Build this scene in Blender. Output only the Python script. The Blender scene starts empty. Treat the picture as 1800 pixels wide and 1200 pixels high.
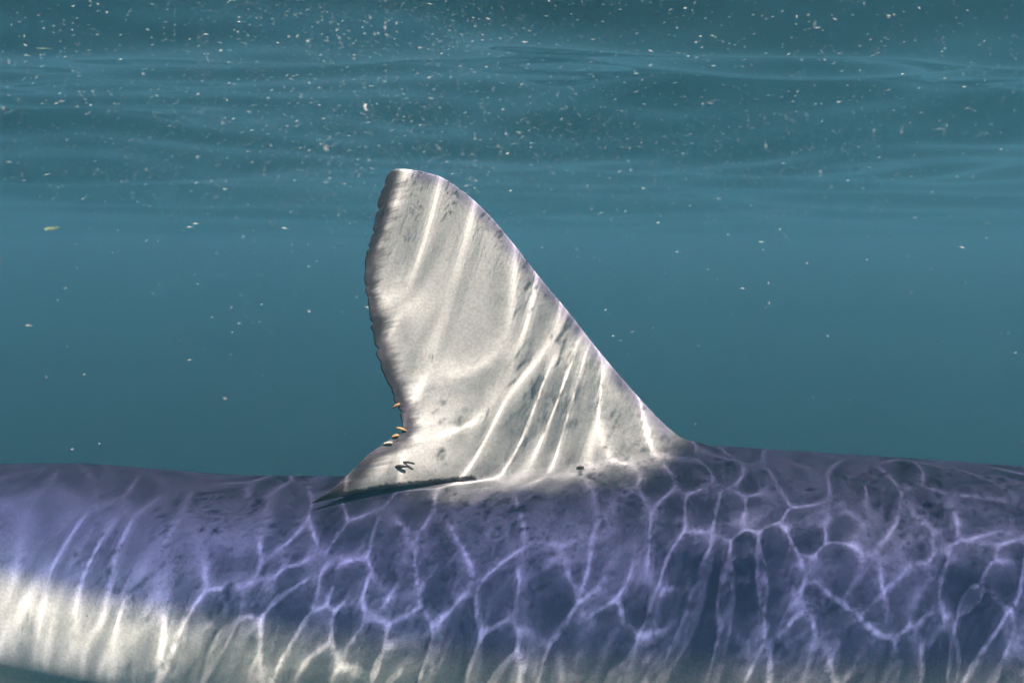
import bpy, bmesh, math, random
import numpy as np
from mathutils import Vector, Matrix

random.seed(7)
rng = np.random.default_rng(11)
sc = bpy.context.scene
col = sc.collection

# ------------------------------------------------------------------ camera
W, H, F = 1800.0, 1200.0, 1500.0          # photograph size and focal length in its pixels
PITCH = math.radians(6.09)                # the camera looks slightly down
cam_data = bpy.data.cameras.new('camera')
cam = bpy.data.objects.new('camera', cam_data)
col.objects.link(cam)
cam.rotation_euler = (math.pi / 2 - PITCH, 0, 0)
cam_data.sensor_width = 36.0
cam_data.lens = F * 36.0 / W
cam_data.clip_start = 0.02
cam_data.clip_end = 400.0
cam_data.dof.use_dof = True
cam_data.dof.focus_distance = 0.56
cam_data.dof.aperture_fstop = 9.0
sc.camera = cam

# ------------------------------------------------------------------ sky and sun
# direction of the light under water, and above it before the surface bends it
UNDER = Vector((-0.27, 0.38, -0.885)).normalized()
hor = Vector((UNDER.x, UNDER.y, 0))
s_air = min(0.97, 1.333 * hor.length)
hor.normalize()
AIR = Vector((hor.x * s_air, hor.y * s_air, -math.sqrt(1 - s_air * s_air)))
SUN_ELEV = math.asin(-AIR.z)
world = bpy.data.worlds.new('World')
sc.world = world
world.use_nodes = True
wn = world.node_tree
bg = wn.nodes['Background']
sky = wn.nodes.new('ShaderNodeTexSky')
sky.sky_type = 'NISHITA'
sky.sun_disc = False
sky.sun_elevation = SUN_ELEV
sky.sun_rotation = math.atan2(-AIR.x, -AIR.y)
wn.links.new(sky.outputs[0], bg.inputs[0])
bg.inputs[1].default_value = 0.061

sun_data = bpy.data.lights.new('sun', 'SUN')
sun_data.energy = 5.0
sun_data.angle = math.radians(0.35)
sun_data.color = (1.0, 0.96, 0.90)
sun_data.cycles.is_caustics_light = True
sun = bpy.data.objects.new('sun', sun_data)
col.objects.link(sun)
sun.rotation_euler = AIR.to_track_quat('-Z', 'Y').to_euler()
sun.location = (0, 0, 5)

sc.view_settings.view_transform = 'Standard'
sc.view_settings.look = 'None'
sc.view_settings.exposure = 2.6
sc.view_settings.gamma = 1.0
sc.view_settings.use_curve_mapping = False
sc.cycles.caustics_refractive = True
sc.cycles.caustics_reflective = True
sc.cycles.volume_bounces = 1
sc.cycles.max_bounces = 8
sc.cycles.transmission_bounces = 8
sc.cycles.use_denoising = True
sc.cycles.sample_clamp_indirect = 6.0

SURFACE = 0.25                             # water surface above the camera, metres

# ------------------------------------------------------------------ helpers
CP, SP = math.cos(PITCH), math.sin(PITCH)

def ray(px, py):
    a, b = (px - W / 2) / F, (H / 2 - py) / F
    d = np.array([a, CP + b * SP, -SP + b * CP])
    return d / d[1]

def at(px, py, y):
    """the point seen at photograph pixel (px, py) whose depth is y metres"""
    return ray(px, py) * y

def project(p):
    p = np.asarray(p)
    fwd = p[..., 1] * CP - p[..., 2] * SP
    up = p[..., 1] * SP + p[..., 2] * CP
    return np.stack([W / 2 + F * p[..., 0] / fwd, H / 2 - F * up / fwd], -1)

def smoothstep(a, b, x):
    t = np.clip((x - a) / (b - a), 0, 1)
    return t * t * (3 - 2 * t)

def pchip(xs, ys, x):
    xs, ys = np.asarray(xs, float), np.asarray(ys, float)
    o = np.argsort(xs); xs, ys = xs[o], ys[o]
    h = np.diff(xs); d = np.diff(ys) / h
    m = np.zeros_like(ys)
    for i in range(1, len(xs) - 1):
        if d[i - 1] * d[i] > 0:
            w1, w2 = 2 * h[i] + h[i - 1], h[i] + 2 * h[i - 1]
            m[i] = (w1 + w2) / (w1 / d[i - 1] + w2 / d[i])
    m[0], m[-1] = d[0], d[-1]
    x = np.clip(np.asarray(x, float), xs[0], xs[-1])
    i = np.clip(np.searchsorted(xs, x) - 1, 0, len(h) - 1)
    t = (x - xs[i]) / h[i]
    return ((1 + 2 * t) * (1 - t) ** 2 * ys[i] + t * (1 - t) ** 2 * h[i] * m[i]
            + t * t * (3 - 2 * t) * ys[i + 1] + t * t * (t - 1) * h[i] * m[i + 1])

def polyline(points, t):
    """smooth curve through points, sampled at arc fractions t"""
    p = np.asarray(points, float)
    s = np.r_[0, np.cumsum(np.linalg.norm(np.diff(p, axis=0), axis=1))]
    s /= s[-1]
    return np.stack([pchip(s, p[:, k], t) for k in range(p.shape[1])], -1)

def link_mesh(name, verts, faces, material, smooth=True):
    me = bpy.data.meshes.new(name)
    me.from_pydata([tuple(map(float, v)) for v in verts], [], faces)
    me.materials.append(material)
    if smooth:
        me.polygons.foreach_set('use_smooth', [True] * len(me.polygons))
    me.update()
    o = bpy.data.objects.new(name, me)
    col.objects.link(o)
    return o

def tag(o, label=None, category=None, group=None, kind=None):
    if label: o['label'] = label
    if category: o['category'] = category
    if group: o['group'] = group
    if kind: o['kind'] = kind
    return o

class Nodes:
    def __init__(self, name):
        self.mat = bpy.data.materials.new(name)
        self.mat.use_nodes = True
        self.t = self.mat.node_tree
        self.t.nodes.clear()
        self.out = self.t.nodes.new('ShaderNodeOutputMaterial')
    def new(self, kind, **kw):
        n = self.t.nodes.new(kind)
        for k, v in kw.items():
            setattr(n, k, v)
        return n
    def put(self, socket, v):
        if isinstance(v, bpy.types.NodeSocket):
            self.t.links.new(v, socket)
        elif isinstance(v, (tuple, list)) and len(v) == 3 and socket.type == 'RGBA':
            socket.default_value = (*v, 1)
        else:
            socket.default_value = v
    def attr(self, name):
        return self.new('ShaderNodeAttribute', attribute_name=name).outputs['Fac']
    def math(self, op, a, b=0.0, clamp=False):
        n = self.new('ShaderNodeMath', operation=op, use_clamp=clamp)
        self.put(n.inputs[0], a); self.put(n.inputs[1], b)
        return n.outputs[0]
    def range(self, v, a, b, c=0.0, d=1.0, smooth=True):
        n = self.new('ShaderNodeMapRange', interpolation_type='SMOOTHSTEP' if smooth else 'LINEAR')
        for i, x in enumerate((v, a, b, c, d)):
            self.put(n.inputs[i], x)
        return n.outputs[0]
    def mix(self, fac, a, b, blend='MIX'):
        n = self.new('ShaderNodeMix', data_type='RGBA', blend_type=blend)
        self.put(n.inputs[0], fac); self.put(n.inputs[6], a); self.put(n.inputs[7], b)
        return n.outputs[2]
    def noise(self, vec, scale, detail=3.0, rough=0.5, distort=0.0):
        n = self.new('ShaderNodeTexNoise')
        self.put(n.inputs['Vector'], vec); n.inputs['Scale'].default_value = scale
        n.inputs['Detail'].default_value = detail; n.inputs['Roughness'].default_value = rough
        n.inputs['Distortion'].default_value = distort
        return n.outputs[0]
    def combine(self, x, y, z):
        n = self.new('ShaderNodeCombineXYZ')
        for i, v in enumerate((x, y, z)):
            self.put(n.inputs[i], v)
        return n.outputs[0]
    def coords(self):
        return self.new('ShaderNodeTexCoord').outputs['Object']
    def principled(self, **kw):
        p = self.new('ShaderNodeBsdfPrincipled')
        for k, v in kw.items():
            self.put(p.inputs[k.replace('_', ' ')], v)
        self.t.links.new(p.outputs[0], self.out.inputs[0])
        return p

# ------------------------------------------------------------------ materials
def skin_material():
    N = Nodes('shark_skin')
    co = N.coords()
    dors = N.attr('dors')          # 0 along the back, 1 where the blue ends, above that the belly
    finh = N.attr('finh')          # metres up the dorsal fin
    edge, along = N.attr('edge'), N.attr('along')
    inner, lead = N.attr('inner'), N.attr('lead')
    fine = N.noise(co, 1400.0, 2.0, 0.6)
    mott = N.noise(co, 22.0, 4.0, 0.55)
    big = N.noise(co, 7.0, 2.0)
    # ---- body: dark back, blue flank, cream belly with a speckled border
    grain = N.noise(co, 520.0, 2.0, 0.7)
    wob = N.math('MULTIPLY', N.math('SUBTRACT', big, 0.5), 0.16)
    spk = N.math('MULTIPLY', N.math('SUBTRACT', fine, 0.5), 0.24)
    d2 = N.math('ADD', N.math('ADD', dors, wob), spk)
    c = N.mix(N.range(d2, 0.0, 0.42), (0.014, 0.014, 0.027), (0.038, 0.041, 0.092))
    c = N.mix(N.range(d2, 0.40, 0.88), c, (0.080, 0.092, 0.180))
    c = N.mix(N.range(d2, 0.78, 1.18), c, (0.50, 0.49, 0.44))
    c = N.mix(N.range(d2, 1.25, 1.7), c, (0.66, 0.65, 0.62))
    dots = N.new('ShaderNodeTexVoronoi'); dots.inputs['Scale'].default_value = 130.0
    N.put(dots.inputs['Vector'], co)
    dot = N.math('MULTIPLY', N.range(dots.outputs['Distance'], 0.10, 0.17, 1.0, 0.0),
                 N.math('MULTIPLY', N.range(d2, 0.9, 1.0), N.range(d2, 1.15, 1.35, 1.0, 0.0)))
    dot = N.math('MULTIPLY', dot, N.range(N.noise(co, 60.0), 0.50, 0.58))
    c = N.mix(N.math('MULTIPLY', dot, 0.7), c, (0.07, 0.08, 0.14))
    c = N.mix(N.range(mott, 0.3, 0.7, 0.0, 0.12), c, (0.12, 0.12, 0.17), 'MULTIPLY')
    # ---- dorsal fin: pale grey skin over the blue
    fh = N.math('ADD', finh, N.math('MULTIPLY', N.math('SUBTRACT', N.noise(co, 45.0, 4.0), 0.5), 0.020))
    fh = N.math('ADD', fh, N.math('MULTIPLY', N.math('SUBTRACT', fine, 0.5), 0.010))
    fin_c = N.mix(N.range(mott, 0.25, 0.75), (0.45, 0.425, 0.375), (0.375, 0.355, 0.32))
    fin_c = N.mix(N.range(fine, 0.35, 0.65, 0.0, 0.25), fin_c, (0.25, 0.25, 0.25))
    c = N.mix(N.range(fh, -0.022, 0.026), c, fin_c)
    onfin = N.range(N.attr('edge'), 0.19, 0.20, 1.0, 0.0)
    # streaks of fin rays running in from the ragged trailing edge
    st = N.noise(N.combine(N.math('MULTIPLY', along, 230.0), N.math('MULTIPLY', edge, 40.0), 0.0), 1.0, 6.0, 0.75, 0.6)
    st2 = N.noise(N.combine(N.math('MULTIPLY', along, 28.0), N.math('MULTIPLY', edge, 5.0), 3.0), 1.0, 2.0)
    width = N.math('ADD', N.math('MULTIPLY', st, 0.020), N.math('MULTIPLY', st2, 0.018))
    width = N.math('SUBTRACT', width, 0.0065)
    e2 = N.math('DIVIDE', edge, N.math('MAXIMUM', width, 0.0012))
    dark = N.math('MULTIPLY', N.range(e2, 0.35, 1.25, 1.0, 0.0), onfin)
    c = N.mix(N.math('MULTIPLY', dark, 0.95), c, (0.020, 0.016, 0.022))
    ray_ = N.math('MULTIPLY', N.range(st, 0.52, 0.62), N.range(edge, 0.0, 0.04, 0.40, 0.0))
    c = N.mix(N.math('MULTIPLY', ray_, onfin), c, (0.10, 0.095, 0.11))
    c = N.mix(N.range(grain, 0.35, 0.65, 0.0, 0.28), c, (0.30, 0.30, 0.32), 'MULTIPLY')
    # leading edge keeps some of the back's violet
    ld = N.math('ADD', lead, N.math('MULTIPLY', N.math('SUBTRACT', N.noise(co, 70.0), 0.5), 0.010))
    c = N.mix(N.math('MULTIPLY', N.range(ld, 0.0, 0.013, 0.85, 0.0), onfin), c, (0.115, 0.105, 0.15))
    # lower margin of free rear tip: black pigment with underside shadow painted in
    inw = N.math('ADD', inner, N.math('MULTIPLY', N.math('SUBTRACT', N.noise(co, 500.0), 0.5), 0.004))
    c = N.mix(N.math('MULTIPLY', N.range(inw, 0.0026, 0.0048, 1.0, 0.0), 0.97), c, (0.012, 0.011, 0.014))
    # fine scratches
    sc1 = N.new('ShaderNodeTexVoronoi', feature='DISTANCE_TO_EDGE')
    mp = N.new('ShaderNodeMapping'); mp.inputs['Scale'].default_value = (20, 8, 60)
    mp.inputs['Rotation'].default_value = (0, 0.75, 0)
    N.put(mp.inputs['Vector'], co); N.put(sc1.inputs['Vector'], mp.outputs[0]); sc1.inputs['Scale'].default_value = 1.0
    scr = N.math('MULTIPLY', N.range(sc1.outputs['Distance'], 0.0, 0.02, 1.0, 0.0), N.range(N.noise(co, 35.0), 0.54, 0.66))
    c = N.mix(N.math('MULTIPLY', N.math('MULTIPLY', scr, onfin), 0.22), c, (0.12, 0.11, 0.11))
    bump = N.new('ShaderNodeBump')
    bump.inputs['Strength'].default_value = 0.35
    bump.inputs['Distance'].default_value = 0.0006
    hgt = N.math('ADD', N.math('MULTIPLY', fine, 0.6),
                 N.math('MULTIPLY', N.math('MULTIPLY', st, onfin), N.range(edge, 0.0, 0.03, 0.4, 0.0)))
    N.put(bump.inputs['Height'], hgt)
    rough = N.range(mott, 0.3, 0.7, 0.42, 0.58)
    N.principled(Base_Color=c, Roughness=rough, Specular_IOR_Level=0.03, Normal=bump.outputs[0])
    return N.mat

def plain(name, color, rough=0.5, var=0.3, scale=300.0, **kw):
    N = Nodes(name)
    f = N.noise(N.coords(), scale, 3.0)
    c = N.mix(N.range(f, 0.3, 0.7), color, tuple(v * (1 - var) for v in color))
    N.principled(Base_Color=c, Roughness=rough, **kw)
    return N.mat

def water_material():
    N = Nodes('sea_water')
    g = N.new('ShaderNodeBsdfGlass')
    g.inputs['Roughness'].default_value = 0.0
    g.inputs['IOR'].default_value = 1.333
    N.t.links.new(g.outputs[0], N.out.inputs[0])
    return N.mat

# ------------------------------------------------------------------ water surface
def graded(lo, hi, step, far, growth, growth_down):
    core = list(np.arange(lo, hi + step / 2, step))
    s, x, up = step, core[-1], []
    while x < far:
        s *= growth; x += s; up.append(x)
    s, x, dn = step, core[0], []
    while x > -far:
        s *= growth_down; x -= s; dn.append(x)
    return np.array(dn[::-1] + core + up)

def net(X, Y, cell, slope, eps, stretch, turn, r):
    c, sn = math.cos(turn), math.sin(turn)
    n = 12
    wx, wy = np.zeros_like(X), np.zeros_like(X)
    for i in range(n):                      # bend the cells so that no two are alike
        lam = cell * r.uniform(3.0, 9.0); th = r.random() * 6.283; k = 6.283 / lam
        ph = k * (X * math.cos(th) + Y * math.sin(th)) + r.random() * 6.283
        wx += np.sin(ph) * lam * 0.026; wy += np.cos(ph * 1.07) * lam * 0.026
    U = ((X + wx) * c + (Y + wy) * sn) / (cell * stretch)
    V = (-(X + wx) * sn + (Y + wy) * c) / cell
    iu, iv = np.floor(U).astype(int), np.floor(V).astype(int)
    J = r.random((2, 512, 512))
    f1 = np.full(X.shape, 9.0); f2 = f1.copy()
    for du in range(-2, 3):
        for dv in range(-2, 3):
            a, b = (iu + du) % 512, (iv + dv) % 512
            d = np.hypot(iu + du + J[0, a, b] - U, iv + dv + J[1, a, b] - V)
            f2 = np.minimum(f2, np.maximum(f1, d)); f1 = np.minimum(f1, d)
    e = (f2 - f1) * cell * 0.5              # about the distance to the nearest cell border, metres
    # crest profile: rounded at the border within eps, then a straight slope that dies out in the cell
    return -slope * cell * 0.35 * (1 - np.exp(-(np.sqrt(e * e + eps * eps) - eps) / (cell * 0.35)))

NETS = [(0.029, 0.084, 0.0060, 1.75, 1.66, 0.36), (0.019, 0.034, 0.0034, 1.3, 0.9, 0.95)]   # cell, slope, crest radius, stretch, turn, calmer above the fin by

def build_surface():
    gx = graded(-0.55, 1.15, 0.003, 60.0, 1.04, 1.04)
    gy = graded(-0.55, 0.75, 0.003, 60.0, 1.02, 1.10)
    sx, sy = np.gradient(gx), np.gradient(gy)
    X, Y = np.meshgrid(gx, gy)
    S = np.maximum(*np.meshgrid(sx, sy))
    Z = np.zeros_like(X)
    r = np.random.default_rng(5)
    near = 1 - smoothstep(0.75, 1.25, Y)
    core = smoothstep(-0.7, -0.4, X) * (1 - smoothstep(1.0, 1.4, X)) * (1 - smoothstep(0.65, 1.0, Y)) * smoothstep(-0.8, -0.5, Y)
    def waves(n, l0, l1, slope, mean, spread, fade=None):
        nonlocal Z
        for i in range(n):
            lam = l0 * (l1 / l0) ** r.random()
            th = r.normal(mean, spread)
            k = 2 * math.pi / lam
            a = slope / math.sqrt(n) * 1.4 / k
            wgt = 1 - smoothstep(lam / 9, lam / 5, S)
            wgt = wgt * (1 - 0.93 * core)      # waves flattened round the shark so refracted sunlight comes through
            if fade is not None:
                wgt = wgt * fade
            Z += wgt * a * np.sin(k * (X * math.cos(th) + Y * math.sin(th)) + r.random() * 6.283)
    waves(14, 0.8, 3.5, 0.11, 1.75, 0.35)
    waves(12, 0.45, 1.1, 0.070, 1.80, 0.22)
    waves(22, 0.13, 0.40, 0.075, 1.80, 0.25)
    waves(16, 0.22, 0.7, 0.055, 1.45, 0.6)
    waves(14, 0.10, 0.2, 0.012, 1.2, 1.0, near)
    # low narrow crests between flat cells, shaped to focus sunlight, strongest above the shark
    zone = smoothstep(-0.55, -0.40, X) * (1 - smoothstep(0.95, 1.15, X)) * smoothstep(-0.55, -0.40, Y) * (1 - smoothstep(0.60, 0.75, Y))
    ix = np.where((gx >= -0.56) & (gx <= 1.16))[0]; iy = np.where((gy >= -0.56) & (gy <= 0.76))[0]
    sub = np.ix_(iy, ix)
    calm = (0.42 + 0.58 * smoothstep(-0.12, 0.03, X))
    zone = zone * calm
    waves(22, 0.07, 0.15, 0.030, 0.9, 0.9, near * (1 - smoothstep(-0.1, 0.08, X)))
    rn = np.random.default_rng(8)
    for cell, rise, eps, stretch, turn, less in NETS:
        Z[sub] += zone[sub] * net(X[sub], Y[sub], cell, rise, eps, stretch, turn, rn) * (1 - less * smoothstep(0.31, 0.38, Y[sub]))
    nx, ny = len(gx), len(gy)
    verts = np.stack([X.ravel(), Y.ravel(), (Z + SURFACE).ravel()], -1)
    idx = np.arange(nx * ny).reshape(ny, nx)
    faces = np.stack([idx[:-1, :-1], idx[:-1, 1:], idx[1:, 1:], idx[1:, :-1]], -1).reshape(-1, 4)
    me = bpy.data.meshes.new('water_surface')
    me.vertices.add(len(verts)); me.vertices.foreach_set('co', verts.astype(np.float32).ravel())
    me.loops.add(faces.size); me.loops.foreach_set('vertex_index', faces.astype(np.int32).ravel())
    me.polygons.add(len(faces))
    me.polygons.foreach_set('loop_start', np.arange(0, faces.size, 4, dtype=np.int32))
    me.polygons.foreach_set('use_smooth', np.ones(len(faces), bool))
    me.update(calc_edges=True); me.validate()
    me.materials.append(water_material())
    o = bpy.data.objects.new('water_surface', me)
    col.objects.link(o)
    o.cycles.is_caustics_caster = True
    o['kind'] = 'structure'
    return Z.max()

crest = build_surface()

# ------------------------------------------------------------------ hazy sea water
def build_haze():
    top = SURFACE + crest + 0.05
    s, bottom = 58.0, -30.0
    v = [(x, y, z) for z in (bottom, top) for y in (-s, s) for x in (-s, s)]
    f = [(0, 2, 3, 1), (4, 5, 7, 6), (0, 1, 5, 4), (2, 6, 7, 3), (0, 4, 6, 2), (1, 3, 7, 5)]
    N = Nodes('sea_haze')
    pv = N.new('ShaderNodeVolumePrincipled')
    pv.inputs['Color'].default_value = (0.31, 0.92, 0.87, 1)
    pv.inputs['Absorption Color'].default_value = (0.24, 0.70, 0.71, 1)
    pv.inputs['Density'].default_value = 0.24
    pv.inputs['Anisotropy'].default_value = 0.35
    N.t.links.new(pv.outputs[0], N.out.inputs['Volume'])
    o = link_mesh('haze', v, f, N.mat, smooth=False)
    o['kind'] = 'stuff'
    o['label'] = 'teal murky sea water fading everything far behind the shark'
    return o

build_haze()

# ------------------------------------------------------------------ the shark
AX_Y = 0.62
ctrl = np.array([  # x, back z, belly z, half width
    (0.950, -0.262, -0.266, 0.002), (0.930, -0.245, -0.282, 0.026), (0.850, -0.224, -0.312, 0.058),
    (0.720, -0.200, -0.350, 0.086), (0.550, -0.176, -0.384, 0.108), (0.370, -0.1615, -0.390, 0.115),
    (0.240, -0.1525, -0.386, 0.114), (0.140, -0.147, -0.376, 0.112), (0.060, -0.155, -0.371, 0.110), (0.000, -0.1635, -0.368, 0.107),
    (-0.040, -0.1685, -0.362, 0.104), (-0.100, -0.171, -0.356, 0.100), (-0.200, -0.1695, -0.352, 0.090), (-0.350, -0.159, -0.329, 0.073),
    (-0.500, -0.165, -0.290, 0.053), (-0.700, -0.178, -0.244, 0.033), (-0.900, -0.190, -0.230, 0.020),
    (-1.000, -0.194, -0.226, 0.012)])
def body_at(x):
    t = pchip(ctrl[:, 0], ctrl[:, 1], x); b = pchip(ctrl[:, 0], ctrl[:, 2], x)
    w = pchip(ctrl[:, 0], ctrl[:, 3], x)
    yc = AX_Y + 0.16 * np.clip(-np.asarray(x) - 0.35, 0, 9) ** 2 + 0.06 * np.clip(np.asarray(x) - 0.45, 0, 9) ** 2
    return t, b, w, yc
dem_x = [-1.0, -0.5, -0.36, -0.25, -0.12, 0.0, 0.15, 0.4, 0.7, 0.95]
dem_z = [-0.215, -0.215, -0.219, -0.238, -0.256, -0.266, -0.271, -0.276, -0.278, -0.278]

FIN_A, FIN_B = 0.160, -0.034          # leading and rear ends of the fin base along the back
NR = 168
KB = 3                                 # ring steps on each side of the back where the fin grows out

def build_shark():
    n_base = 84
    xb = np.linspace(FIN_A, FIN_B, n_base + 1)
    front = np.r_[0.95 - 0.01 * np.linspace(0, 1, 6)[:-1] ** 2, np.linspace(0.94, 0.56, 46)[:-1], np.arange(0.56, FIN_A + 0.002, -0.0035)]
    back = np.r_[np.arange(FIN_B - 0.003, -0.52, -0.0035), np.linspace(-0.525, -1.0, 40)]
    xs = np.r_[front, xb, back]
    ia, ib = len(front), len(front) + n_base
    t, b, w, yc = body_at(xs)
    ang = np.arange(NR) / NR * 2 * math.pi          # 0 on the back, growing towards +y
    zc, hh = (t + b) / 2, (t - b) / 2
    sn, cs = np.sin(ang), np.cos(ang)
    Yr = yc[:, None] + w[:, None] * np.sign(sn) * np.abs(sn) ** 0.96
    Zr = zc[:, None] + hh[:, None] * np.sign(cs) * np.abs(cs) ** 0.98
    Xr = np.repeat(xs[:, None], NR, 1)
    # gill slits and the mouth, as shallow grooves
    for gxi in (0.60, 0.577, 0.554, 0.532, 0.512):
        g = np.exp(-((Xr - gxi - 0.05 * (np.abs(Zr - zc[:, None]))) / 0.0035) ** 2) * np.exp(-((Zr - zc[:, None] - 0.01) / 0.045) ** 4)
        Yr -= (Yr - yc[:, None]) * 0.06 * g
    m = np.exp(-((Zr - (zc - 0.45 * hh)[:, None]) / 0.006) ** 2) * smoothstep(0.74, 0.76, Xr) * (1 - smoothstep(0.86, 0.87, Xr))
    Yr -= (Yr - yc[:, None]) * 0.12 * m
    dem = np.interp(Xr, dem_x, dem_z)
    dors = (t[:, None] - Zr) / (t[:, None] - dem)
    verts = [np.stack([Xr.ravel(), Yr.ravel(), Zr.ravel()], -1)]
    A_d = [dors.ravel()]
    vid = np.arange(len(xs) * NR).reshape(len(xs), NR)
    faces = []
    hole = {(i, j) for i in range(ia, ib) for j in range(-KB, KB)}
    hole = {(i, j % NR) for i, j in hole}
    for i in range(len(xs) - 1):
        for j in range(NR):
            if (i, j) in hole:
                continue
            j2 = (j + 1) % NR
            faces.append((vid[i, j], vid[i, j2], vid[i + 1, j2], vid[i + 1, j]))
    n0 = len(xs) * NR
    # snout and peduncle caps
    faces.append(tuple(int(v) for v in vid[0, ::-1]))
    faces.append(tuple(int(v) for v in vid[-1]))

    # ---------------- dorsal fin, grown out of the opened seam along the back
    n_free, nv = 46, 250
    nu = n_base + n_free
    seam = np.stack([xs[ia:ib + 1], yc[ia:ib + 1], t[ia:ib + 1]], -1)
    crease = seam[-1]
    FREE_DROOP = 0.047
    tip_free = at(545, 885, AX_Y - FREE_DROOP)
    tf = np.linspace(0, 1, n_free + 1)[1:]
    pm = [crease] + [at(px, py, AX_Y - d) for px, py, d in ((770, 849, 0.0113), (700, 856, 0.023), (630, 868, 0.035))] + [tip_free]
    B = np.r_[seam, polyline(pm, tf)]
    lead_px = [(1245, 780), (1215, 773), (1185, 759), (1150, 727), (1100, 672), (1050, 613), (1000, 549), (950, 489), (900, 425), (850, 368), (800, 326), (770, 309), (740, 301)]
    Lp = [seam[0]]
    Lp += [at(px, py, AX_Y) for px, py in lead_px]
    trail_px = [(585, 857, .042), (622, 823, .034), (652, 794, .026), (672, 780, .021), (692, 769, .017), (705, 758, .014),
                (707, 742, .011), (702, 722, .009), (693, 700, .007), (680, 670, .005), (669, 640, .004), (661, 610, .003), (652, 575, .002), (648, 535, .001),
                (643, 490, 0), (645, 460, 0), (650, 425, 0), (655, 400, 0), (661, 372, 0), (668, 345, 0), (677, 322, 0), (681, 307, 0)]
    Tp = [tip_free] + [at(px, py, AX_Y - d) for px, py, d in trail_px]
    Up = [Lp[-1], at(720, 298, AX_Y), at(700, 297, AX_Y), at(688, 300, AX_Y), Tp[-1]]
    v = np.linspace(0, 1, nv + 1)
    # the free tip takes less of the height than the leading edge does
    Lc = polyline(Lp, v)
    Tc = polyline(Tp, v)
    droop_T = np.clip(AX_Y - Tc[:, 1], 0, 1)
    tn = np.gradient(Tc, axis=0); nrm = np.stack([-tn[:, 2], 0 * tn[:, 0], tn[:, 0]], -1)
    nrm /= np.linalg.norm(nrm, axis=1)[:, None]
    L_t = np.r_[0, np.cumsum(np.linalg.norm(np.diff(Tc, axis=0), axis=1))]
    jag = np.zeros(nv + 1)
    r2 = np.random.default_rng(3)
    for lam, amp in ((0.034, 0.0006), (0.0105, 0.0003), (0.0052, 0.0004), (0.0031, 0.0003)):
        k = np.interp(L_t, np.arange(0, L_t[-1] + lam, lam), r2.normal(0, 1, len(np.arange(0, L_t[-1] + lam, lam))))
        jag += amp * k
    for pos, dep in ((0.80, 0.0022), (0.845, 0.0016), (0.905, 0.002), (0.60, 0.0025), (0.53, 0.002), (0.35, 0.0015), (0.70, 0.0012)):
        jag += dep * np.exp(-((v - pos) / 0.006) ** 2)
    jag *= smoothstep(0.12, 0.3, v) * (1 - 0.9 * smoothstep(0.97, 1.0, v))
    Tc = Tc + nrm * jag[:, None] * np.where(nrm[:, :1] > 0, 1, -1)
    ub = np.r_[np.linspace(0, 0.60, n_base + 1), 0.60 + 0.40 * tf]
    Uc = polyline(Up, ub)
    u_, v_ = ub[:, None, None], v[None, :, None]
    P = ((1 - u_) * Lc[None] + u_ * Tc[None] + (1 - v_) * B[:, None] + v_ * Uc[:, None]
         - (1 - u_) * (1 - v_) * Lc[0] - u_ * (1 - v_) * Tc[0] - (1 - u_) * v_ * Uc[0] - u_ * v_ * Uc[-1])
    uu, vv = ub[:, None], v[None, :]
    bend = lambda q_: 1.08 * np.clip((q_ - 0.58) / 0.42, 0, 1) ** 2 / (np.clip((q_ - 0.58) / 0.42, 0, 1) + 0.08)
    g_v = np.interp(np.linspace(0, 1, nv + 1), L_t / L_t[-1], droop_T / FREE_DROOP)
    P[..., 1] = AX_Y - FREE_DROOP * bend(uu) * g_v[None, :]
    P[:n_base + 1, 0, 1] = seam[:, 1]
    air = 1.75 * np.sqrt(uu) * (1 - uu) * np.exp(-uu * 0.5)
    ht = (0.0085 * (1 - vv) ** 1.2 + 0.0028) * air * smoothstep(0, 0.04, 1 - vv) ** 0.5
    # thin, flexible rear tip
    ht = ht * (1 - 0.45 * smoothstep(0.55, 0.9, uu) * (1 - vv)) + 0.0003
    # fin rays: faint waves near the trailing edge
    wav = 0.0001 * np.sin(v * 60 + 2 * np.sin(v * 17))[None, :] * smoothstep(0.75, 1.0, uu)
    P[..., 1] += wav
    lift = np.maximum(0, P[..., 2] - np.interp(P[..., 0], seam[::-1, 0], seam[::-1, 2]))
    yb = np.interp(ub, [0, 0.03, 0.55, 0.60, 0.66], [0, 0.0105, 0.0105, 0.008, 0])[:, None]
    ht = ht + np.maximum(0, yb - ht) * np.exp(-lift / 0.0075)
    near_p = P.copy(); near_p[..., 1] -= ht
    far_p = P.copy(); far_p[..., 1] += ht
    fin_near = -np.ones((nu + 1, nv + 1), int); fin_far = fin_near.copy()
    extra, dd = [], []
    def addv(p):
        extra.append(p); dd.append(0.0)
        return n0 + len(extra) - 1
    for i in range(nu + 1):
        for k in range(nv + 1):
            if k == 0 and i <= n_base:
                st = ia + i
                if i == 0:
                    fin_near[i, k] = fin_far[i, k] = vid[st, 0]
                else:
                    fin_near[i, k] = vid[st, -KB]; fin_far[i, k] = vid[st, KB]
            elif i == 0 or i == nu or k == nv or (k == 0 and i > n_base):
                fin_near[i, k] = fin_far[i, k] = addv(P[i, k])
            else:
                fin_near[i, k] = addv(near_p[i, k]); fin_far[i, k] = addv(far_p[i, k])
    def q(*a):
        o = []
        for x in a:
            if x not in o:
                o.append(int(x))
        if len(o) > 2:
            faces.append(tuple(o))
    for i in range(nu):
        for k in range(nv):
            q(fin_near[i, k], fin_near[i, k + 1], fin_near[i + 1, k + 1], fin_near[i + 1, k])
            q(fin_far[i, k], fin_far[i + 1, k], fin_far[i + 1, k + 1], fin_far[i, k + 1])
    # close the two ends of the seam
    q(vid[ia, 0], *[vid[ia + 1, -KB]], *[vid[ia, -j] for j in range(KB, 0, -1)])
    q(vid[ia, 0], *[vid[ia, j] for j in range(1, KB + 1)], vid[ia + 1, KB])
    c1 = fin_near[n_base + 1, 0]
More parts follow.
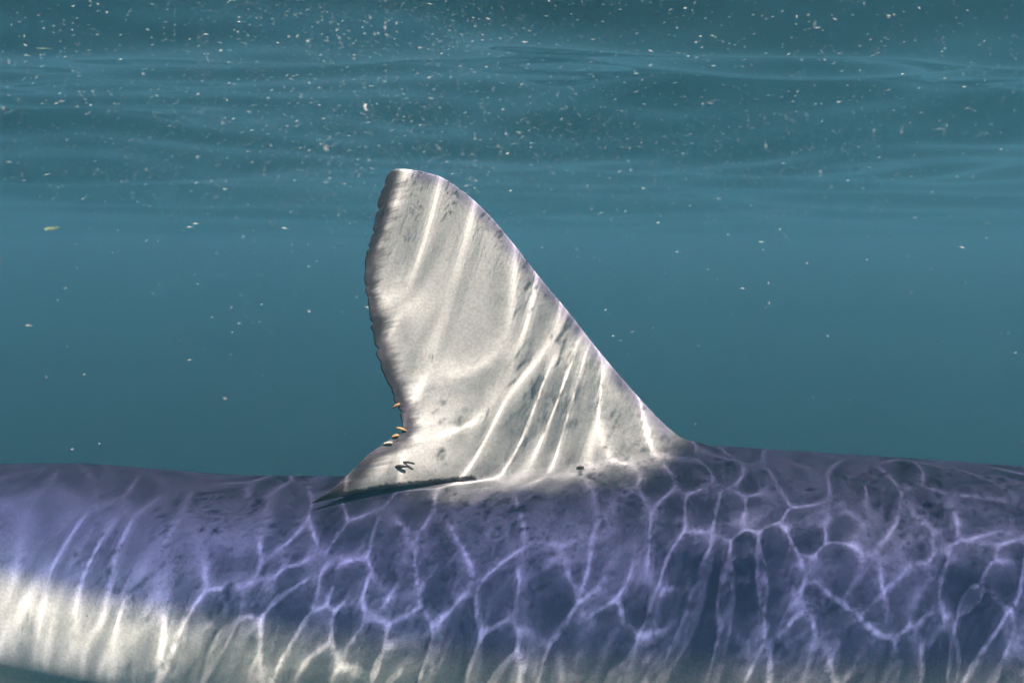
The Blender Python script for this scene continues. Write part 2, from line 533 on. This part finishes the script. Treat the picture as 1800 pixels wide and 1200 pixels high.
    q(c1, *[vid[ib, j % NR] for j in range(-KB, KB + 1)][::-1])
    verts.append(np.array(extra)); A_d.append(np.array(dd))
    n_dorsal_end = n0 + len(extra)
    base_line = B[:n_base + 1]

    # ---------------- other fins, out of the picture: rooted inside the body
    V = [*verts]; n_now = n_dorsal_end
    def blade(root0, root1, tip0, tip1, thick, bow=0.15, nu=18, nv=26, dval=(0.5, 0.5)):
        nonlocal n_now
        r0, r1, t0, t1 = map(lambda a: np.array(a, float), (root0, root1, tip0, tip1))
        nn = np.cross(r1 - r0, t0 - r0); nn /= np.linalg.norm(nn)
        ids = np.zeros((2, nu + 1, nv + 1), int); pts = []; dv = []
        for k in range(nv + 1):
            f = k / nv
            le = r0 + (t0 - r0) * f + (r0 - r1) * bow * math.sin(math.pi * f) * 0.6
            te = r1 + (t1 - r1) * f + (r0 - r1) * bow * math.sin(math.pi * f)
            for i in range(nu + 1):
                g = i / nu
                p = le + (te - le) * g
                h = thick * (1 - 0.85 * f) * min(1, math.sqrt(g * 6)) * (1 - g) + 0.0004
                if i in (0, nu) or k == nv:
                    ids[:, i, k] = n_now + len(pts); pts.append(p); dv.append(dval[0])
                else:
                    ids[0, i, k] = n_now + len(pts); pts.append(p + nn * h); dv.append(dval[0])
                    ids[1, i, k] = n_now + len(pts); pts.append(p - nn * h); dv.append(dval[1])
        for i in range(nu):
            for k in range(nv):
                q(ids[0, i, k], ids[0, i + 1, k], ids[0, i + 1, k + 1], ids[0, i, k + 1])
                q(ids[1, i, k], ids[1, i, k + 1], ids[1, i + 1, k + 1], ids[1, i + 1, k])
        q(*ids[0, :, 0], *ids[1, ::-1, 0])
        V.append(np.array(pts)); A_d.append(np.array(dv)); n_now += len(pts)
    for s in (-1, 1):
        blade((0.50, AX_Y + s * 0.085, -0.345), (0.37, AX_Y + s * 0.085, -0.352), (0.205, AX_Y + s * 0.30, -0.60), (0.185, AX_Y + s * 0.30, -0.60), 0.010, dval=(0.4, 1.5))   # pectorals
        blade((-0.345, AX_Y + s * 0.040, -0.300), (-0.445, AX_Y + s * 0.034, -0.275), (-0.450, AX_Y + s * 0.105, -0.345), (-0.495, AX_Y + s * 0.085, -0.325), 0.004, dval=(1.2, 1.5))   # pelvics
    ty = lambda x: float(body_at(x)[3])
    blade((-0.640, ty(-.64), -0.180), (-0.700, ty(-.7), -0.186), (-0.735, ty(-.73), -0.148), (-0.765, ty(-.76), -0.152), 0.004, dval=(0.3, 0.3))    # second dorsal
    blade((-0.640, ty(-.64), -0.245), (-0.700, ty(-.7), -0.238), (-0.740, ty(-.74), -0.276), (-0.765, ty(-.76), -0.270), 0.004, dval=(1.1, 1.1))    # anal
    blade((-0.930, ty(-.93), -0.198), (-1.000, ty(-1.), -0.222), (-1.320, ty(-1.30), 0.045), (-1.345, ty(-1.31), 0.030), 0.007, bow=-0.35, dval=(0.3, 0.3))    # tail, upper lobe
    blade((-0.930, ty(-.93), -0.215), (-0.995, ty(-1.), -0.205), (-1.085, ty(-1.06), -0.385), (-1.105, ty(-1.07), -0.375), 0.006, bow=0.25, dval=(0.6, 0.6))   # tail, lower lobe

    P3 = np.concatenate(V)
    D = np.concatenate(A_d)
    # ---------------- blend the fin into the back
    mask = np.zeros(len(P3))
    sel = np.arange(n_dorsal_end)
    dist = np.full(len(P3), 9.0)
    near_idx = sel[(P3[sel, 0] > FIN_B - 0.05) & (P3[sel, 0] < FIN_A + 0.07) & (P3[sel, 2] > -0.22)]
    bl = np.vstack([base_line, base_line[0] + (base_line[0] - base_line[1]) * np.arange(1, 8)[:, None]])
    for chunk in np.array_split(near_idx, 40):
        dist[chunk] = np.linalg.norm(P3[chunk, None] - bl[None], axis=2).min(1)
    mask = 1 - smoothstep(0.006, 0.024, dist)
    fin_v = np.arange(n0, n_dorsal_end)
    mask[fin_v] = 1 - smoothstep(0.003, 0.016, dist[fin_v])
    # keep the free rear tip as it is
    fin_ids = np.unique(fin_near[n_base - 2:, :])
    mask[np.unique(fin_near[n_base - 2:, :])] = 0; mask[np.unique(fin_far[n_base - 2:, :])] = 0
    ed = np.array([(a, b) for f in faces if len(f) <= 8 for a, b in zip(f, f[1:] + f[:1])])
    touch = (mask[ed[:, 0]] > 0) | (mask[ed[:, 1]] > 0)
    ed = ed[touch]
    cnt = np.zeros(len(P3)); np.add.at(cnt, ed[:, 0], 1); np.add.at(cnt, ed[:, 1], 1)
    cnt = np.maximum(cnt, 1)
    for it in range(25):
        acc = np.zeros_like(P3)
        np.add.at(acc, ed[:, 0], P3[ed[:, 1]]); np.add.at(acc, ed[:, 1], P3[ed[:, 0]])
        P3 += (acc / cnt[:, None] - P3) * (0.6 * mask)[:, None]
    # ---------------- surface attributes
    finh = np.zeros(len(P3)); edge = np.full(len(P3), 0.2); along = np.zeros(len(P3))
    inner = np.full(len(P3), 0.2); lead = np.full(len(P3), 0.2)
    fin_all = np.arange(n0, n_dorsal_end)
    bx = np.r_[-0.3, B[::-1, 0][n_free - 0:], 0.3]
    bz = np.r_[crease[2], B[::-1, 2][n_free - 0:], seam[0, 2]]
    finh[fin_all] = np.maximum(0, P3[fin_all, 2] - np.interp(P3[fin_all, 0], bx, bz))
    # the free tip counts as fin too
    fr = (P3[fin_all, 0] < FIN_B)
    finh[fin_all[fr]] = np.maximum(finh[fin_all[fr]], 0.012 + 0.0 * finh[fin_all[fr]])
    Tl = np.r_[0, np.cumsum(np.linalg.norm(np.diff(Tc, axis=0), axis=1))]
    free_line = P[n_base - 2:, 0]
    flat = lambda a, b: np.linalg.norm(a[:, None, ::2] - b[None, :, ::2], axis=2).min(1)
    for chunk in np.array_split(fin_all, 60):
        edge[chunk] = flat(P3[chunk], P[-1])
        lead[chunk] = flat(P3[chunk], P[0])
        inner[chunk] = flat(P3[chunk], free_line)
    # smoother arc position along the trailing edge for the fin-ray streaks
    wgt = np.linspace(0, 1, nv + 1)
    for k in range(nv + 1):
        for arr in (fin_near, fin_far):
            ids = arr[:, k]; ok = ids >= n0
            along[ids[ok]] = Tl[k]
    bod = np.arange(n0)
    up_b = P3[bod, 2] - np.interp(P3[bod, 0], bx, bz)
    finh[bod] = np.where((up_b > 0) & (dist[bod] < 0.030), up_b, -0.55 * np.clip(dist[bod] - 0.012, 0, 0.08))
    finh -= 0.035 * smoothstep(0.095, 0.150, P3[:, 0])
    nb = bod[(P3[bod, 0] > FIN_B - 0.02) & (P3[bod, 0] < FIN_B + 0.02) & (P3[bod, 2] > -0.2)]
    inner[nb] = np.linalg.norm(P3[nb, None] - free_line[None, :6], axis=2).min(1)
    o = link_mesh('blue_shark', P3, [tuple(int(x) for x in f) for f in faces], skin_material())
    for nm, arr in (('dors', D), ('finh', finh), ('edge', edge), ('along', along), ('inner', inner), ('lead', lead)):
        a = o.data.attributes.new(nm, 'FLOAT', 'POINT')
        a.data.foreach_set('value', arr.astype(np.float32))
    o.cycles.is_caustics_receiver = True
    tag(o, 'blue shark with a pale grey ragged dorsal fin, swimming just under the surface', 'shark')
    nearv = np.unique(fin_near[:, 1:]); nearv = nearv[nearv >= n0]
    return o, P3, nearv

shark, SV, FIN_NEAR = build_shark()
FIN_PX = project(SV[FIN_NEAR])
BODY_NEAR = np.where((SV[:, 1] < AX_Y) & (np.arange(len(SV)) < FIN_NEAR.min()))[0]
BODY_PX = project(SV[BODY_NEAR])

def fin_point(px, py):
    return SV[FIN_NEAR[((FIN_PX - (px, py)) ** 2).sum(1).argmin()]]
def body_point(px, py):
    return SV[BODY_NEAR[((BODY_PX - (px, py)) ** 2).sum(1).argmin()]]

# eyes: parts of the shark's head
def build_eye(s):
    x, z = 0.815, -0.262
    y = AX_Y + 0.06 * (x - 0.45) ** 2 + s * (pchip(ctrl[:, 0], ctrl[:, 3], x) * 0.985)
    vs, fs = [], []
    n, m = 12, 20
    for i in range(n + 1):
        a = math.pi * i / n
        for j in range(m):
            b = 2 * math.pi * j / m
            vs.append((x + 0.011 * math.sin(a) * math.cos(b), y + s * 0.005 * math.cos(a), z + 0.012 * math.sin(a) * math.sin(b)))
    for i in range(n):
        for j in range(m):
            fs.append((i * m + j, i * m + (j + 1) % m, (i + 1) * m + (j + 1) % m, (i + 1) * m + j))
    e = link_mesh('eye', vs, fs, EYE)
    e.parent = shark
    e.cycles.is_caustics_receiver = True
EYE = plain('eye_black', (0.01, 0.01, 0.012), 0.08)
for s in (-1, 1):
    build_eye(s)

# ------------------------------------------------------------------ small parasites on the fin
def tube(name, pts, radii, mat, seg=10, flat=1.0):
    pts = [Vector(p) for p in pts]
    vs, fs = [], []
    for i, p in enumerate(pts):
        d = (pts[min(i + 1, len(pts) - 1)] - pts[max(i - 1, 0)]).normalized()
        a = d.cross(Vector((0, 1, 0))).normalized(); b = d.cross(a).normalized()
        for j in range(seg):
            t = 2 * math.pi * j / seg
            vs.append(p + a * math.cos(t) * radii[i] + b * math.sin(t) * radii[i] * flat)
    for i in range(len(pts) - 1):
        for j in range(seg):
            fs.append((i * seg + j, i * seg + (j + 1) % seg, (i + 1) * seg + (j + 1) % seg, (i + 1) * seg + j))
    fs.append(tuple(range(seg))[::-1]); fs.append(tuple(range((len(pts) - 1) * seg, len(pts) * seg)))
    o = link_mesh(name, vs, fs, mat)
    o.cycles.is_caustics_receiver = True
    return o

ORANGE = plain('parasite_orange', (0.42, 0.20, 0.06), 0.45, 0.4, 900.0)
PALE = plain('parasite_pale', (0.42, 0.36, 0.26), 0.5, 0.4, 900.0)
BROWN = plain('parasite_brown', (0.030, 0.022, 0.020), 0.5, 0.4, 900.0)

def worm(p0, p1, width, mat, label, name='parasitic_copepod', group='orange copepods on the fin edge', lift=0.0012, finder=fin_point, flat=1.0):
    base = finder((p0[0] + p1[0]) / 2, (p0[1] + p1[1]) / 2)
    y = base[1] - lift
    n = 9
    pts, rad = [], []
    for i in range(n):
        f = i / (n - 1)
        bow = 1.2 * math.sin(math.pi * f)
        pts.append(at(p0[0] + (p1[0] - p0[0]) * f + bow * 0.4, p0[1] + (p1[1] - p0[1]) * f - bow, y - 0.0006 * math.sin(math.pi * f)))
        rad.append(width / 2 / F * y * (0.35 + 0.65 * math.sin(math.pi * min(1, 0.12 + 0.80 * f)) ** 0.6))
    o = tube(name, pts, rad, mat, flat=flat)
    tag(o, label, 'parasite', group)
    return o
worm((691, 716), (703, 710), 5.0, ORANGE, 'orange parasitic copepod sticking out alone above the fin notch')
worm((697, 752), (714, 757), 4.5, ORANGE, 'orange parasitic copepod in the deepest bend of the fin notch')
worm((689, 768), (701, 765), 5.0, ORANGE, 'orange parasitic copepod just below the bend of the fin notch')
worm((674, 780), (690, 778), 4.5, PALE, 'pale parasitic copepod lowest in the row along the fin notch')
worm((694, 821), (716, 819), 7.0, BROWN, 'dark brown parasite, longer of two on the rear base of the fin', group='dark parasites at the fin base', flat=0.5)
worm((708, 812), (729, 815), 4.5, BROWN, 'dark brown parasite, thinner one on the rear base of the fin', group='dark parasites at the fin base', flat=0.5)
worm((1014, 823), (1026, 822), 7.0, BROWN, 'tiny dark brown parasite on blue skin below the fin middle', group='dark parasites at the fin base', finder=body_point, flat=0.5)

# ------------------------------------------------------------------ drifting specks
def build_specks():
    r = np.random.default_rng(21)
    vs, fs = [], []
    N = 16000
    base = np.array([(1, 0, 0), (-1, 0, 0), (0, 1, 0), (0, -1, 0), (0, 0, 1), (0, 0, -1)], float)
    tri = [(0, 2, 4), (2, 1, 4), (1, 3, 4), (3, 0, 4), (2, 0, 5), (1, 2, 5), (3, 1, 5), (0, 3, 5)]
    n = 0
    while n < N:
        y = 0.80 + 2.6 * r.random() ** 1.2
        x = r.uniform(-0.75, 0.75) * y * 1.15
        z = SURFACE - 0.035 - (r.exponential(0.085) if r.random() < 0.94 else 0.6 * r.random())
        # thickest to the left and near the surface
        keep = 0.35 + 0.65 * math.exp(-((x / y + 0.16) / 0.32) ** 2)
        if r.random() > keep or z < -0.6:
            continue
        size = 0.00030 * math.exp(r.normal(0, 0.40))
        el = 2.0 + 4.5 * r.random()
        th = r.normal(0.14, 0.16)
        d = Vector((math.cos(th), r.normal(0, 0.5), math.sin(th))).normalized()
        rot = d.to_track_quat('X', 'Z').to_matrix()
        s = np.array([size * el, size * 0.9, size * 0.7]) * (1 + 0.25 * r.normal(0, 1, (6, 1)))
        p = (base * s) @ np.array(rot).T + (x, y, z)
        vs.extend(p); fs.extend([tuple(6 * n + k for k in t) for t in tri])
        n += 1
    o = link_mesh('plankton', vs, fs, plain('plankton_white', (0.72, 0.70, 0.60), 0.6, 0.4, 9.0))
    o.cycles.is_caustics_receiver = True
    tag(o, 'pale specks of plankton and bubbles drifting behind the fin', kind='stuff')
build_specks()

# two bits of drifting weed far to the left
WEED = plain('weed_green', (0.13, 0.17, 0.06), 0.6, 0.4, 120.0)
DARKWEED = plain('weed_dark', (0.02, 0.03, 0.025), 0.6, 0.4, 120.0)
def strip(name, pix, y, wid, mat, label):
    pts = [at(px, py, y + 0.01 * i) for i, (px, py) in enumerate(pix)]
    n = len(pts)
    rad = [wid * (0.3 + 0.7 * math.sin(math.pi * (i + 0.4) / (n - 0.2))) for i in range(n)]
    o = tube(name, pts, rad, mat, seg=8, flat=0.3)
    tag(o, label, 'weed', 'drifting bits of weed')
strip('weed_fragment', [(78, 404), (86, 402), (95, 402), (104, 399)], 1.4, 0.0026, WEED, 'yellow green sliver of weed drifting in open water')
strip('weed_fragment', [(4, 200), (10, 199), (16, 198), (21, 194)], 1.4, 0.0032, DARKWEED, 'dark scrap of weed drifting just under the surface')
